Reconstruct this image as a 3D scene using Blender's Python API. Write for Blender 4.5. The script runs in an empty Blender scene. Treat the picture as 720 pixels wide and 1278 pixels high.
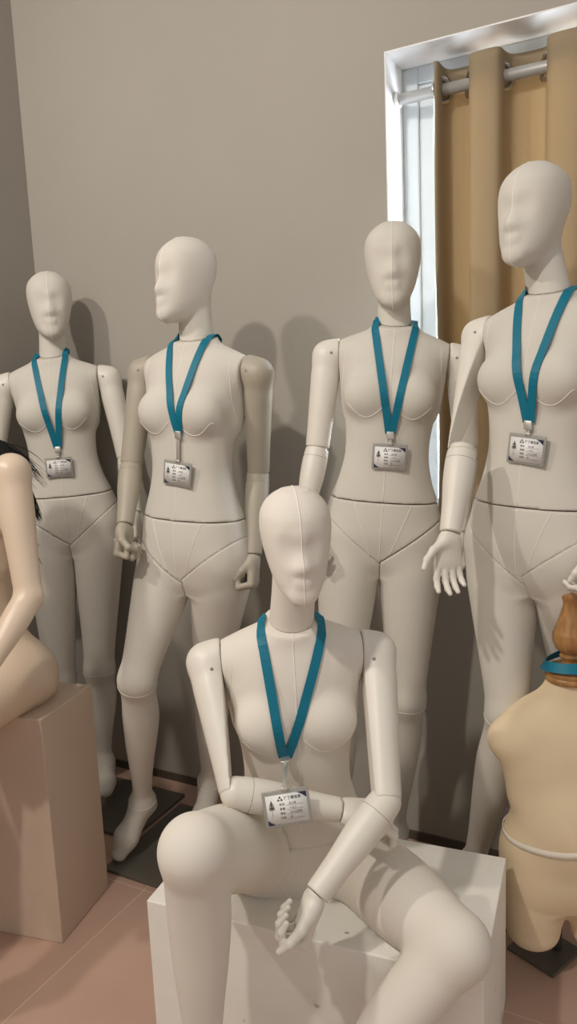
import bpy, math, random
import numpy as np
from mathutils import Vector
from mathutils.bvhtree import BVHTree
random.seed(4)
rng = np.random.default_rng(7)
S = bpy.context.scene
COL = S.collection
R = math.radians
V = lambda *a: np.array(a, dtype=float)

# ------------------------------------------------------------------ camera
FPX, CAMH, PITCH, ROLL = 950.0, 1.42, R(9.0), R(2.4)
_f = V(0, math.cos(PITCH), -math.sin(PITCH)); _u = V(0, math.sin(PITCH), math.cos(PITCH)); _r = V(1, 0, 0)
RR = _r*math.cos(ROLL) - _u*math.sin(ROLL)
UU = _u*math.cos(ROLL) + _r*math.sin(ROLL)
cam_data = bpy.data.cameras.new('camera')
cam_data.sensor_fit = 'VERTICAL'; cam_data.sensor_height = 36.0
cam_data.lens = FPX/1278*36
cam = bpy.data.objects.new('camera', cam_data); COL.objects.link(cam)
from mathutils import Matrix
cam.matrix_world = Matrix(((RR[0], UU[0], -_f[0], 0), (RR[1], UU[1], -_f[1], 0), (RR[2], UU[2], -_f[2], CAMH), (0, 0, 0, 1)))
cam_data.clip_start = 0.02
S.camera = cam

# ------------------------------------------------------------------ world, lamps, exposure
W = bpy.data.worlds.new('world'); S.world = W; W.use_nodes = True
bg = W.node_tree.nodes['Background']
bg.inputs[0].default_value = (1.0, 0.955, 0.90, 1); bg.inputs[1].default_value = 0.49

def area(name, loc, target, size, power, color, sy=None):
    l = bpy.data.lights.new(name, 'AREA'); l.energy = power; l.color = color
    l.shape = 'RECTANGLE' if sy else 'DISK'; l.size = size
    if sy: l.size_y = sy
    o = bpy.data.objects.new(name, l); COL.objects.link(o); o.location = loc
    o.rotation_euler = (Vector(target)-Vector(loc)).to_track_quat('-Z', 'Y').to_euler()
    return o
WARM = (1.0, 0.92, 0.82)
area('ceiling_spot_far', (-1.72, 1.0, 2.78), (0, 1.9, 0.9), 0.11, 18, WARM)
area('ceiling_spot_near', (-1.25, -0.1, 3.25), (0, 1.9, 0.9), 0.13, 36, WARM)
# daylight outside the window
WY = R(28)                                    # yaw of the back wall
WP = V(0.268, 2.275, 0); WD = V(math.cos(WY), -math.sin(WY), 0); WN = V(math.sin(WY), math.cos(WY), 0)
def wp(u, n, z): return WP + WD*u + WN*n + V(0, 0, z)
area('daylight', tuple(wp(1.0, 1.1, 1.9)), tuple(wp(0.35, 0, 1.6)), 1.8, 430, (0.86, 0.93, 1.0), 1.8)

S.view_settings.view_transform = 'Standard'; S.view_settings.look = 'None'
S.view_settings.gamma = 1; S.view_settings.use_curve_mapping = False
S.view_settings.exposure = 0.0

# ------------------------------------------------------------------ helpers
def at(x, y, Y):
    d = _f + RR*(x-360)/FPX + UU*(639-y)/FPX
    return V(0, 0, CAMH) + d*Y/d[1]
def nrm(v): return v/np.linalg.norm(v)

def mat(name, color, rough=0.6, metal=0.0, noise=None, bump=None, var=0.0, **kw):
    m = bpy.data.materials.new(name); m.use_nodes = True
    nt = m.node_tree; b = nt.nodes['Principled BSDF']
    b.inputs['Base Color'].default_value = (*color, 1); b.inputs['Roughness'].default_value = rough
    b.inputs['Metallic'].default_value = metal
    for k, v in kw.items():
        b.inputs[k.replace('_', ' ')].default_value = v
    tc = nt.nodes.new('ShaderNodeTexCoord')
    if var:
        n = nt.nodes.new('ShaderNodeTexNoise'); n.inputs['Scale'].default_value = noise or 8; n.inputs['Detail'].default_value = 5
        nt.links.new(tc.outputs['Object'], n.inputs['Vector'])
        r = nt.nodes.new('ShaderNodeMapRange'); r.inputs[1].default_value = .3; r.inputs[2].default_value = .7
        r.inputs[3].default_value = 1-var; r.inputs[4].default_value = 1+var
        mx = nt.nodes.new('ShaderNodeVectorMath'); mx.operation = 'SCALE'; mx.inputs[0].default_value = color
        nt.links.new(n.outputs[0], r.inputs[0]); nt.links.new(r.outputs[0], mx.inputs['Scale'])
        nt.links.new(mx.outputs[0], b.inputs['Base Color'])
    if bump:
        n2 = nt.nodes.new('ShaderNodeTexNoise'); n2.inputs['Scale'].default_value = bump[0]; n2.inputs['Detail'].default_value = 3
        nt.links.new(tc.outputs['Object'], n2.inputs['Vector'])
        bp = nt.nodes.new('ShaderNodeBump'); bp.inputs['Strength'].default_value = bump[1]; bp.inputs['Distance'].default_value = bump[2]
        nt.links.new(n2.outputs[0], bp.inputs['Height']); nt.links.new(bp.outputs[0], b.inputs['Normal'])
    return m

M_FAB = mat('knit_fabric', (.63, .595, .535), .92, bump=(700, .35, .0006), var=.025, noise=6)
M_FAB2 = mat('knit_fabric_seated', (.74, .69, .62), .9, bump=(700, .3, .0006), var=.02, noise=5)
M_WHITE = mat('white_plastic', (.73, .69, .62), .42, var=.015, noise=4)
M_TAUPE = mat('taupe_plastic', (.40, .36, .29), .5, var=.03, noise=6)
M_SKIN = mat('skin_plastic', (.66, .53, .41), .38, var=.03, noise=3)
M_SEAM = mat('seam_thread', (.86, .83, .78), .8)
M_DSEAM = mat('seam_gap', (.10, .085, .07), .9)
M_SCREW = mat('joint_rivet', (.30, .27, .23), .5, .3)
M_BLUE = mat('teal_ribbon', (.002, .155, .24), .5, bump=(900, .3, .0004), Specular_IOR_Level=.3)
M_CLIP = mat('clip_metal', (.62, .60, .55), .35, .7)
M_CARD = mat('badge_card', (.78, .77, .76), .5)
M_INK = mat('card_ink', (.03, .03, .045), .6)
M_CORNER = mat('card_corner', (.015, .02, .05), .5)
M_RIM = mat('badge_rim', (.38, .37, .34), .25, .0, Alpha=.75)
M_HAIR = mat('black_hair', (.006, .005, .005), .4)
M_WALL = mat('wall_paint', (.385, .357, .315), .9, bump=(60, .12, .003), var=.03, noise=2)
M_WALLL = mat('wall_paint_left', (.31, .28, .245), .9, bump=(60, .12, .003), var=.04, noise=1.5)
M_REVEAL = mat('white_reveal_paint', (.82, .83, .84), .6)
M_FRAME = mat('window_frame_plastic', (.66, .72, .76), .4)
M_ROD = mat('rod_metal', (.50, .50, .49), .38, .4)
M_GROM = mat('grommet_metal', (.55, .53, .50), .22, .95)
M_POD = mat('podium_beige', (.58, .455, .36), .7, bump=(80, .1, .001), var=.05, noise=3)
M_BLACKP = mat('base_plate_metal', (.13, .12, .10), .35, .2)
M_LINEN = mat('cream_linen', (.80, .65, .44), .95, bump=(600, .4, .0007), var=.025, noise=7)
M_TAPE = mat('cotton_tape', (.86, .80, .68), .9)

def wood_mat():
    m = mat('turned_wood', (.36, .18, .06), .35)
    nt = m.node_tree; b = nt.nodes['Principled BSDF']
    tc = nt.nodes.new('ShaderNodeTexCoord'); w = nt.nodes.new('ShaderNodeTexNoise')
    mp = nt.nodes.new('ShaderNodeMapping'); mp.inputs['Scale'].default_value = (40, 40, 6)
    w.inputs['Scale'].default_value = 1.5; w.inputs['Detail'].default_value = 6
    cr = nt.nodes.new('ShaderNodeValToRGB')
    cr.color_ramp.elements[0].position = .3; cr.color_ramp.elements[0].color = (.26, .115, .035, 1)
    cr.color_ramp.elements[1].position = .7; cr.color_ramp.elements[1].color = (.46, .25, .09, 1)
    nt.links.new(tc.outputs['Object'], mp.inputs[0]); nt.links.new(mp.outputs[0], w.inputs['Vector'])
    nt.links.new(w.outputs[0], cr.inputs[0]); nt.links.new(cr.outputs[0], b.inputs['Base Color'])
    return m
M_WOOD = wood_mat()

def floor_mat():
    m = mat('floor_tiles', (.40, .25, .19), .5)
    nt = m.node_tree; b = nt.nodes['Principled BSDF']
    tc = nt.nodes.new('ShaderNodeTexCoord')
    br = nt.nodes.new('ShaderNodeTexBrick'); br.offset = 0
    br.inputs['Color1'].default_value = (.52, .345, .27, 1); br.inputs['Color2'].default_value = (.49, .32, .245, 1)
    br.inputs['Mortar'].default_value = (.66, .50, .41, 1)
    br.inputs['Scale'].default_value = 1; br.inputs['Mortar Size'].default_value = .0016
    br.inputs['Mortar Smooth'].default_value = .2
    br.inputs['Brick Width'].default_value = .8; br.inputs['Row Height'].default_value = .6
    nt.links.new(tc.outputs['Object'], br.inputs['Vector'])
    n = nt.nodes.new('ShaderNodeTexNoise'); n.inputs['Scale'].default_value = 2.2; n.inputs['Detail'].default_value = 6
    nt.links.new(tc.outputs['Object'], n.inputs['Vector'])
    r = nt.nodes.new('ShaderNodeMapRange'); r.inputs[1].default_value = .3; r.inputs[2].default_value = .7
    r.inputs[3].default_value = .9; r.inputs[4].default_value = 1.1
    mx = nt.nodes.new('ShaderNodeVectorMath'); mx.operation = 'SCALE'
    nt.links.new(n.outputs[0], r.inputs[0]); nt.links.new(br.outputs[0], mx.inputs[0]); nt.links.new(r.outputs[0], mx.inputs['Scale'])
    nt.links.new(mx.outputs[0], b.inputs['Base Color'])
    return m
M_FLOOR = floor_mat()

def speck_mat():
    m = mat('chipped_white_paint', (.72, .70, .64), .55)
    nt = m.node_tree; b = nt.nodes['Principled BSDF']
    tc = nt.nodes.new('ShaderNodeTexCoord')
    n = nt.nodes.new('ShaderNodeTexNoise'); n.inputs['Scale'].default_value = 14; n.inputs['Detail'].default_value = 8
    nt.links.new(tc.outputs['Object'], n.inputs['Vector'])
    cr = nt.nodes.new('ShaderNodeValToRGB')
    cr.color_ramp.elements[0].position = .27; cr.color_ramp.elements[0].color = (.16, .13, .10, 1)
    cr.color_ramp.elements[1].position = .31; cr.color_ramp.elements[1].color = (.82, .80, .74, 1)
    e = cr.color_ramp.elements.new(.6); e.color = (.86, .84, .79, 1)
    nt.links.new(n.outputs[0], cr.inputs[0]); nt.links.new(cr.outputs[0], b.inputs['Base Color'])
    return m
M_SPECK = speck_mat()

def curtain_mat():
    m = bpy.data.materials.new('curtain_cloth'); m.use_nodes = True
    nt = m.node_tree; nt.nodes.clear()
    out = nt.nodes.new('ShaderNodeOutputMaterial'); mix = nt.nodes.new('ShaderNodeMixShader')
    d = nt.nodes.new('ShaderNodeBsdfDiffuse'); t = nt.nodes.new('ShaderNodeBsdfTranslucent')
    d.inputs[0].default_value = (.42, .34, .23, 1); t.inputs[0].default_value = (.38, .285, .17, 1)
    mix.inputs[0].default_value = .30
    tc = nt.nodes.new('ShaderNodeTexCoord'); n = nt.nodes.new('ShaderNodeTexNoise'); n.inputs['Scale'].default_value = 500
    bp = nt.nodes.new('ShaderNodeBump'); bp.inputs['Strength'].default_value = .3; bp.inputs['Distance'].default_value = .001
    nt.links.new(tc.outputs['Object'], n.inputs['Vector']); nt.links.new(n.outputs[0], bp.inputs['Height'])
    nt.links.new(bp.outputs[0], d.inputs['Normal'])
    nt.links.new(d.outputs[0], mix.inputs[1]); nt.links.new(t.outputs[0], mix.inputs[2]); nt.links.new(mix.outputs[0], out.inputs[0])
    return m
M_CURT = curtain_mat()
def glass_mat():
    m = bpy.data.materials.new('clear_glass'); m.use_nodes = True
    nt = m.node_tree; nt.nodes.clear()
    out = nt.nodes.new('ShaderNodeOutputMaterial'); mix = nt.nodes.new('ShaderNodeMixShader')
    d = nt.nodes.new('ShaderNodeBsdfGlossy'); t = nt.nodes.new('ShaderNodeBsdfTransparent')
    d.inputs['Roughness'].default_value = .05; mix.inputs[0].default_value = .07
    nt.links.new(t.outputs[0], mix.inputs[1]); nt.links.new(d.outputs[0], mix.inputs[2]); nt.links.new(mix.outputs[0], out.inputs[0])
    return m
M_GLASS = glass_mat()

def mesh_obj(name, verts, faces, material, parent=None, smooth=True, origin=None):
    v = np.asarray(verts, dtype=np.float32)
    if parent is not None: o0 = np.array(parent.matrix_world_loc if hasattr(parent, 'matrix_world_loc') else PLOC[parent.name])
    else: o0 = np.array(origin if origin is not None else (0, 0, 0))
    me = bpy.data.meshes.new(name)
    v = v - o0.astype(np.float32)
    if isinstance(faces, np.ndarray):
        me.vertices.add(len(v)); me.vertices.foreach_set('co', v.ravel())
        nf = len(faces); me.loops.add(nf*4); me.loops.foreach_set('vertex_index', faces.astype(np.int32).ravel())
        me.polygons.add(nf); me.polygons.foreach_set('loop_start', np.arange(0, nf*4, 4, dtype=np.int32))
        me.update(calc_edges=True); me.validate()
    else:
        me.from_pydata([tuple(map(float, p)) for p in v], [], faces); me.update()
    me.polygons.foreach_set('use_smooth', [smooth]*len(me.polygons))
    me.materials.append(material)
    o = bpy.data.objects.new(name, me); COL.objects.link(o)
    if parent is not None: o.parent = parent; PLOC[o.name] = PLOC[parent.name]
    else: o.location = tuple(o0); PLOC[o.name] = tuple(o0)
    return o
PLOC = {}
def tag(o, label, cat, group=None):
    o['label'] = label; o['category'] = cat
    if group: o['group'] = group
    return o
def thing(name, label, cat, loc, group=None):
    o = bpy.data.objects.new(name, None); COL.objects.link(o); o.location = tuple(map(float, loc)); o.empty_display_size = .05
    PLOC[o.name] = tuple(map(float, loc)); return tag(o, label, cat, group)

class MB:
    def __init__(s): s.v = []; s.f = []
    def add(s, v, f):
        n = len(s.v); s.v += [np.asarray(p, float) for p in v]; s.f += [tuple(i+n for i in q) for q in f]; return s
    def box(s, c, hx, hy, hz, ax=None, bev=0):
        ax = np.eye(3) if ax is None else ax; vs = []
        if bev <= 0:
            for sx in (-1, 1):
                for sy in (-1, 1):
                    for sz in (-1, 1): vs.append(np.asarray(c)+ax[0]*hx*sx+ax[1]*hy*sy+ax[2]*hz*sz)
            return s.add(vs, [(0,1,3,2),(4,6,7,5),(0,4,5,1),(2,3,7,6),(0,2,6,4),(1,5,7,3)])
        # bevelled box: hull of 24 points
        import bmesh
        bm = bmesh.new(); bmesh.ops.create_cube(bm, size=2)
        for v in bm.verts: v.co = Vector((v.co.x*hx, v.co.y*hy, v.co.z*hz))
        bmesh.ops.bevel(bm, geom=bm.edges[:], offset=bev, segments=2, affect='EDGES', profile=.5)
        bm.verts.index_update()
        vs = [np.asarray(c)+ax[0]*v.co.x+ax[1]*v.co.y+ax[2]*v.co.z for v in bm.verts]
        fs = [tuple(v.index for v in f.verts) for f in bm.faces]; bm.free()
        return s.add(vs, fs)
    def tube(s, pts, r, n=8, cap=True):
        pts = [np.asarray(p, float) for p in pts]; m = len(pts)
        rs = r if hasattr(r, '__len__') else [r]*m
        vs = []; ref = None
        for i, p in enumerate(pts):
            t = nrm(pts[min(i+1, m-1)]-pts[max(i-1, 0)]+1e-9)
            if ref is None:
                ref = V(0, 0, 1) if abs(t[2]) < .9 else V(1, 0, 0)
            a = nrm(np.cross(t, ref)); b = np.cross(a, t); ref = b
            for k in range(n):
                an = 2*math.pi*k/n; vs.append(p+(a*math.cos(an)+b*math.sin(an))*rs[i])
        fs = [(i*n+k, i*n+(k+1) % n, (i+1)*n+(k+1) % n, (i+1)*n+k) for i in range(m-1) for k in range(n)]
        if cap: fs += [tuple(range(n))[::-1], tuple(range((m-1)*n, m*n))]
        return s.add(vs, fs)
    def lathe(s, c, prof, n=40, ax=None):
        ax = np.eye(3) if ax is None else ax; vs = []; m = len(prof)
        for (r, z) in prof:
            for k in range(n):
                an = 2*math.pi*k/n; vs.append(np.asarray(c)+ax[0]*r*math.cos(an)+ax[1]*r*math.sin(an)+ax[2]*z)
        fs = [(i*n+k, i*n+(k+1) % n, (i+1)*n+(k+1) % n, (i+1)*n+k) for i in range(m-1) for k in range(n)]
        fs += [tuple(range(n))[::-1], tuple(range((m-1)*n, m*n))]
        return s.add(vs, fs)
    def build(s, name, material, parent=None, smooth=True, origin=None):
        return mesh_obj(name, s.v, s.f, material, parent, smooth, origin)

# ------------------------------------------------------------------ implicit surfaces
def smin(a, b, k):
    h = np.maximum(k-np.abs(a-b), 0)/k
    return np.minimum(a, b)-h*h*k*.25
def lut(tab):
    tab = np.array(tab, float); t = np.linspace(tab[0, 0], tab[-1, 0], 220)
    out = [t]
    for c in range(1, tab.shape[1]):
        x = tab[:, 0]; y = tab[:, c]; d = np.gradient(y, x)
        i = np.clip(np.searchsorted(x, t)-1, 0, len(x)-2); h = x[i+1]-x[i]; u = (t-x[i])/h
        out.append((2*u**3-3*u**2+1)*y[i]+(u**3-2*u**2+u)*h*d[i]+(-2*u**3+3*u**2)*y[i+1]+(u**3-u**2)*h*d[i+1])
    return out
class Frame:
    """local axes: x = viewer's right of a figure facing the viewer, y = its back, z = up"""
    def __init__(s, o, A, sc=1.0): s.o = np.asarray(o, float); s.A = np.asarray(A, float); s.s = sc
    def w(s, p): return s.o+s.s*(np.asarray(p, float)@s.A)
    def l(s, P): return ((np.asarray(P, float)-s.o)@s.A.T)/s.s
    def d(s, p): return np.asarray(p, float)@s.A
def frame(o, yaw, up=(0, 0, 1), sc=1.0):
    up = nrm(np.asarray(up, float)); y = V(-math.sin(R(yaw)), math.cos(R(yaw)), 0)
    y = nrm(y-up*(y@up)); x = np.cross(y, up)
    return Frame(o, [x, y, up], sc)

def p_limb(a, b, prof, k=.02, squash=None, off=None, ends=None):
    a = np.asarray(a, float); b = np.asarray(b, float); L = np.linalg.norm(b-a); ax = (b-a)/L
    T = lut(prof) if hasattr(prof[0], '__len__') else [np.array([0., 1.]), np.array([prof[0], prof[1]])]
    O = lut(off[1]) if off else None
    rm = float(np.max(T[1]))+(max(abs(float(np.max(O[1]))), abs(float(np.min(O[1])))) if off else 0)
    def f(P):
        t = np.clip((P-a)@ax/L, 0, 1); q = P-(a+t[..., None]*(b-a))
        if off: q = q-np.interp(t, O[0], O[1])[..., None]*off[0]
        if squash is not None:
            e, s = squash; q = q+(q@e)[..., None]*e*(1/s-1)
        d = np.sqrt((q*q).sum(-1))-np.interp(t, T[0], T[1])
        return d
    return ('+', f, np.minimum(a, b)-rm, np.maximum(a, b)+rm, k)
def p_ell(fr, c, r, k=.03, op='+'):
    r = np.asarray(r, float)*fr.s; C = fr.w(c)
    def f(P):
        q = ((P-C)@fr.A.T)/r
        n = np.sqrt((q*q).sum(-1)); g = np.sqrt(((q/r)**2).sum(-1))+1e-9
        return n*(n-1)/g
    return (op, f, C-r.max(), C+r.max(), k)
def p_loft(fr, tab, k=.03, n=2.2):
    T = lut(tab); z0, z1 = tab[0][0], tab[-1][0]
    am = max(r[1] for r in tab)*1.05; y0 = min(r[2] for r in tab)-.01; y1 = max(r[3] for r in tab)+.01
    cs = np.array([fr.w((x, y, z)) for x in (-am, am) for y in (y0, y1) for z in (z0, z1)])
    def f(P):
        q = ((P-fr.o)@fr.A.T)/fr.s; z = np.clip(q[..., 2], z0, z1)
        a = np.maximum(np.interp(z, T[0], T[1]), .004); yf = np.interp(z, T[0], T[2]); yb = np.interp(z, T[0], T[3])
        b = np.maximum((yb-yf)/2, .004); yc = (yf+yb)/2
        m = (np.abs(q[..., 0]/a)**n+np.abs((q[..., 1]-yc)/b)**n)**(1/n)
        d = (m-1)*np.minimum(a, b)
        dz = np.abs(q[..., 2]-z)
        return np.where(dz > 0, np.sqrt(np.maximum(d, 0)**2+dz*dz)+np.minimum(d, 0)*0, d)*fr.s
    return ('+', f, cs.min(0), cs.max(0), k)

class Grid:
    def __init__(s, prims, h, pad=.012):
        lo = np.min([p[2] for p in prims if p[0] == '+'], 0)-pad; hi = np.max([p[3] for p in prims if p[0] == '+'], 0)+pad
        s.o = lo; s.h = h; s.n = np.ceil((hi-lo)/h).astype(int)+1
        s.ax = [lo[i]+h*np.arange(s.n[i]) for i in range(3)]
    def sl(s, lo, hi):
        i0 = np.clip(np.floor((lo-s.o)/s.h).astype(int), 0, s.n-1); i1 = np.clip(np.ceil((hi-s.o)/s.h).astype(int)+1, 1, s.n)
        return tuple(slice(int(a), int(b)) for a, b in zip(i0, i1))
    def pts(s, sl):
        X, Y, Z = np.meshgrid(s.ax[0][sl[0]], s.ax[1][sl[1]], s.ax[2][sl[2]], indexing='ij')
        return np.stack([X, Y, Z], -1).astype(np.float32)
    def ev(s, prims, base=None):
        F = np.full(tuple(s.n), .06, np.float32) if base is None else base.copy()
        for op, f, lo, hi, k in prims:
            sl = s.sl(lo-.03-k*.5, hi+.03+k*.5)
            if min(x.stop-x.start for x in sl) <= 0: continue
            d = f(s.pts(sl)).astype(np.float32)
            F[sl] = smin(F[sl], d, k) if op == '+' else -smin(-F[sl], d, k)
        return F
    def plane(s, o, n):
        """signed distance, negative on the side n points away from"""
        n = nrm(np.asarray(n, float)); o = np.asarray(o, float)
        return ((s.ax[0][:, None, None]-o[0])*n[0]+(s.ax[1][None, :, None]-o[1])*n[1]+(s.ax[2][None, None, :]-o[2])*n[2]).astype(np.float32)
    def surf(s, F):
        F = F.copy()
        F[[0, -1]] = np.maximum(F[[0, -1]], 1e-4); F[:, [0, -1]] = np.maximum(F[:, [0, -1]], 1e-4); F[:, :, [0, -1]] = np.maximum(F[:, :, [0, -1]], 1e-4)
        F[F == 0] = 1e-7
        neg = F < 0
        c = np.zeros(tuple(np.array(F.shape)-1), np.int8)
        cor = [(i, j, k) for i in (0, 1) for j in (0, 1) for k in (0, 1)]
        nx, ny, nz = c.shape
        for i, j, k in cor: c += neg[i:i+nx, j:j+ny, k:k+nz]
        act = (c > 0) & (c < 8); idx = np.argwhere(act)
        val = np.stack([F[idx[:, 0]+i, idx[:, 1]+j, idx[:, 2]+k] for i, j, k in cor], 1)
        acc = np.zeros((len(idx), 3)); cnt = np.zeros(len(idx))
        for a in range(8):
            for ax in range(3):
                if cor[a][ax] == 0:
                    t = list(cor[a]); t[ax] = 1; b = cor.index(tuple(t))
                    va, vb = val[:, a], val[:, b]; x = (va < 0) != (vb < 0)
                    t = np.where(x, va/np.where(x, va-vb, 1), 0)
                    p = np.tile(np.array(cor[a], float), (len(idx), 1)); p[:, ax] = t
                    acc += p*x[:, None]; cnt += x
        v = s.o+s.h*(idx+acc/cnt[:, None])
        vid = np.full(c.shape, -1, np.int32); vid[act] = np.arange(len(idx))
        fs = []
        for ax in range(3):
            a, b = [(1, 2), (2, 0), (0, 1)][ax]
            s0 = [slice(1, -1)]*3; s1 = [slice(1, -1)]*3; s0[ax] = slice(0, -1); s1[ax] = slice(1, None)
            n0 = neg[tuple(s0)]; n1 = neg[tuple(s1)]
            e = np.argwhere(n0 != n1); d = n0[tuple(e.T)]
            off = np.array([1, 1, 1]); off[ax] = 0; e = e+off
            def cell(da, db):
                q = e.copy(); q[:, a] -= da; q[:, b] -= db; return vid[tuple(q.T)]
            q = np.stack([cell(1, 1), cell(0, 1), cell(0, 0), cell(1, 0)], 1)
            q = np.where(d[:, None], q, q[:, ::-1]); fs.append(q)
        f = np.concatenate(fs)
        f = f[(f >= 0).all(1)]
        return v, f
    def build(s, F, name, material, parent):
        v, f = s.surf(F)
        return mesh_obj(name, v, f, material, parent), (v, f)

def bvh(parts):
    vs = []; fs = []; n = 0
    for v, f in parts:
        vs += [tuple(map(float, p)) for p in v]; fs += [tuple(int(i)+n for i in q) for q in f]; n += len(v)
    return BVHTree.FromPolygons(vs, fs)
def cast(tree, o, d, far=3):
    h = tree.ray_cast(Vector(o), Vector(d), far)
    return (np.array(h[0]), np.array(h[1])) if h[0] is not None else None
def seam(tree, pts, name, material, parent, r=.0009, lift=.0003):
    """thread line: list of (origin, direction) rays dropped onto the surface"""
    out = []
    for o, d in pts:
        h = cast(tree, o, d)
        if h is not None: out.append(h[0]-np.asarray(d)*lift)
    out2 = [[]]
    for p in out:
        if out2[-1] and np.linalg.norm(p-out2[-1][-1]) > .035: out2.append([])
        out2[-1].append(p)
    for seg in out2:
        if len(seg) > 2: MB().tube(seg, r, 5).build(name, material, parent)

# ------------------------------------------------------------------ mannequin anatomy
TORSO = [(-.05, .05, -.04, .06), (-.02, .10, -.062, .085), (.02, .140, -.078, .112), (.06, .157, -.088, .122), (.10, .157, -.09, .118), (.15, .145, -.087, .105),
         (.21, .124, -.082, .085), (.27, .1115, -.078, .074), (.33, .112, -.08, .074), (.39, .121, -.084, .082), (.45, .131, -.082, .095), (.51, .137, -.07, .104),
         (.55, .132, -.054, .10), (.58, .100, -.040, .09), (.60, .062, -.034, .075), (.615, .046, -.03, .06)]
HEAD = [(-.002, .008, -.070, -.045), (.006, .024, -.080, -.02), (.02, .040, -.088, .0), (.04, .052, -.091, .03), (.065, .062, -.090, .058), (.095, .070, -.087, .080), (.125, .0755, -.085, .094),
        (.155, .077, -.081, .098), (.18, .072, -.072, .093), (.20, .058, -.054, .076), (.213, .040, -.034, .054), (.221, .018, -.012, .028), (.2225, .006, .0, .015)]
HEAD = [(z, a*(.945 if z > .05 else .96), f, b*.93 if b > 0 else b) for z, a, f, b in HEAD]
def head_prims(hf):
    return [p_loft(hf, HEAD, .012, 2.1),
            p_limb(hf.w((0, -.080, .128)), hf.w((0, -.0885, .088)), (.006*hf.s, .0095*hf.s), .032),
            p_ell(hf, (.029, -.1035, .121), (.019, .015, .015), .035, '-'),
            p_ell(hf, (-.029, -.1035, .121), (.019, .015, .015), .035, '-'),
            p_ell(hf, (0, -.0870, .054), (.015, .0075, .0052), .010),
            p_ell(hf, (0, -.0862, .046), (.013, .0075, .0050), .010),
            p_ell(hf, (0, -.080, .018), (.020, .012, .014), .025),
            ]
def torso_prims(tf, seated=False, bust=1.0):
    s = tf.s; P = [p_loft(tf, TORSO, .03, 2.25)]
    for sx in (-1, 1):
        P.append(p_limb(tf.w((sx*.04, .03, .565)), tf.w((sx*.135, .028, .535)), (.036*s, .034*s), .04))
        P.append(p_limb(tf.w((sx*.106, .04, .50)), tf.w((sx*.098, .03, .40)), (.034*s, .028*s), .03))
        P.append(p_ell(tf, (sx*.062, -.064, .428), (.056, .042*bust, .052), .03))
        P.append(p_ell(tf, (sx*.066, .075, .03 if not seated else .055), (.070, .066, .085), .04))
    P.append(p_limb(tf.w((0, .025, .57)), tf.w((0, .014, .66)), (.05*s, .0455*s), .03))
    return P
def leg_prims(hip, knee, ank, toe, fwd, sc=1.0, wid=1.0, kn_f=1.0):
    """fwd = direction the knee points"""
    toe = toe.copy(); toe[2] = max(toe[2], .031); fwd = nrm(fwd); t = nrm(knee-hip)
    P = [p_limb(hip, knee, [(0, .084*wid), (.15, .086*wid), (.35, .078*wid), (.6, .066*wid*(1+.9*(kn_f-1))), (.85, .055*wid*kn_f), (1, .051*wid*(1+.5*(kn_f-1)))], .04)]
    P.append(p_limb(knee, ank, [(0, .051*wid*(1+.5*(kn_f-1))), (.12, .0495*wid*(1+.5*(kn_f-1))), (.3, .053*wid), (.45, .048*wid), (.65, .038*wid), (.85, .0305*wid), (1, .031*wid)], .02,
                    off=(-fwd, [(0, 0), (.28, .013), (.6, .004), (1, 0)])))
    sh = nrm(toe-ank); kn = nrm(ank-knee)
    heel = ank+kn*.035-fwd*.028; heel[2] = max(heel[2], .055)
    ball = ank+(toe-ank)*.68; ball[2] = max(ball[2], .045)
    side = nrm(np.cross(sh, kn))
    P.append(p_limb(ank, heel, (.031*wid, .027*wid), .025))
    P.append(p_limb(heel, ball, (.024, .027), .03))
    P.append(p_limb(ank, ball, (.031*wid, .027), .03))
    P.append(p_limb(ball, toe, (.029, .020), .02, squash=(side, 1.3)))
    return P

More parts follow.
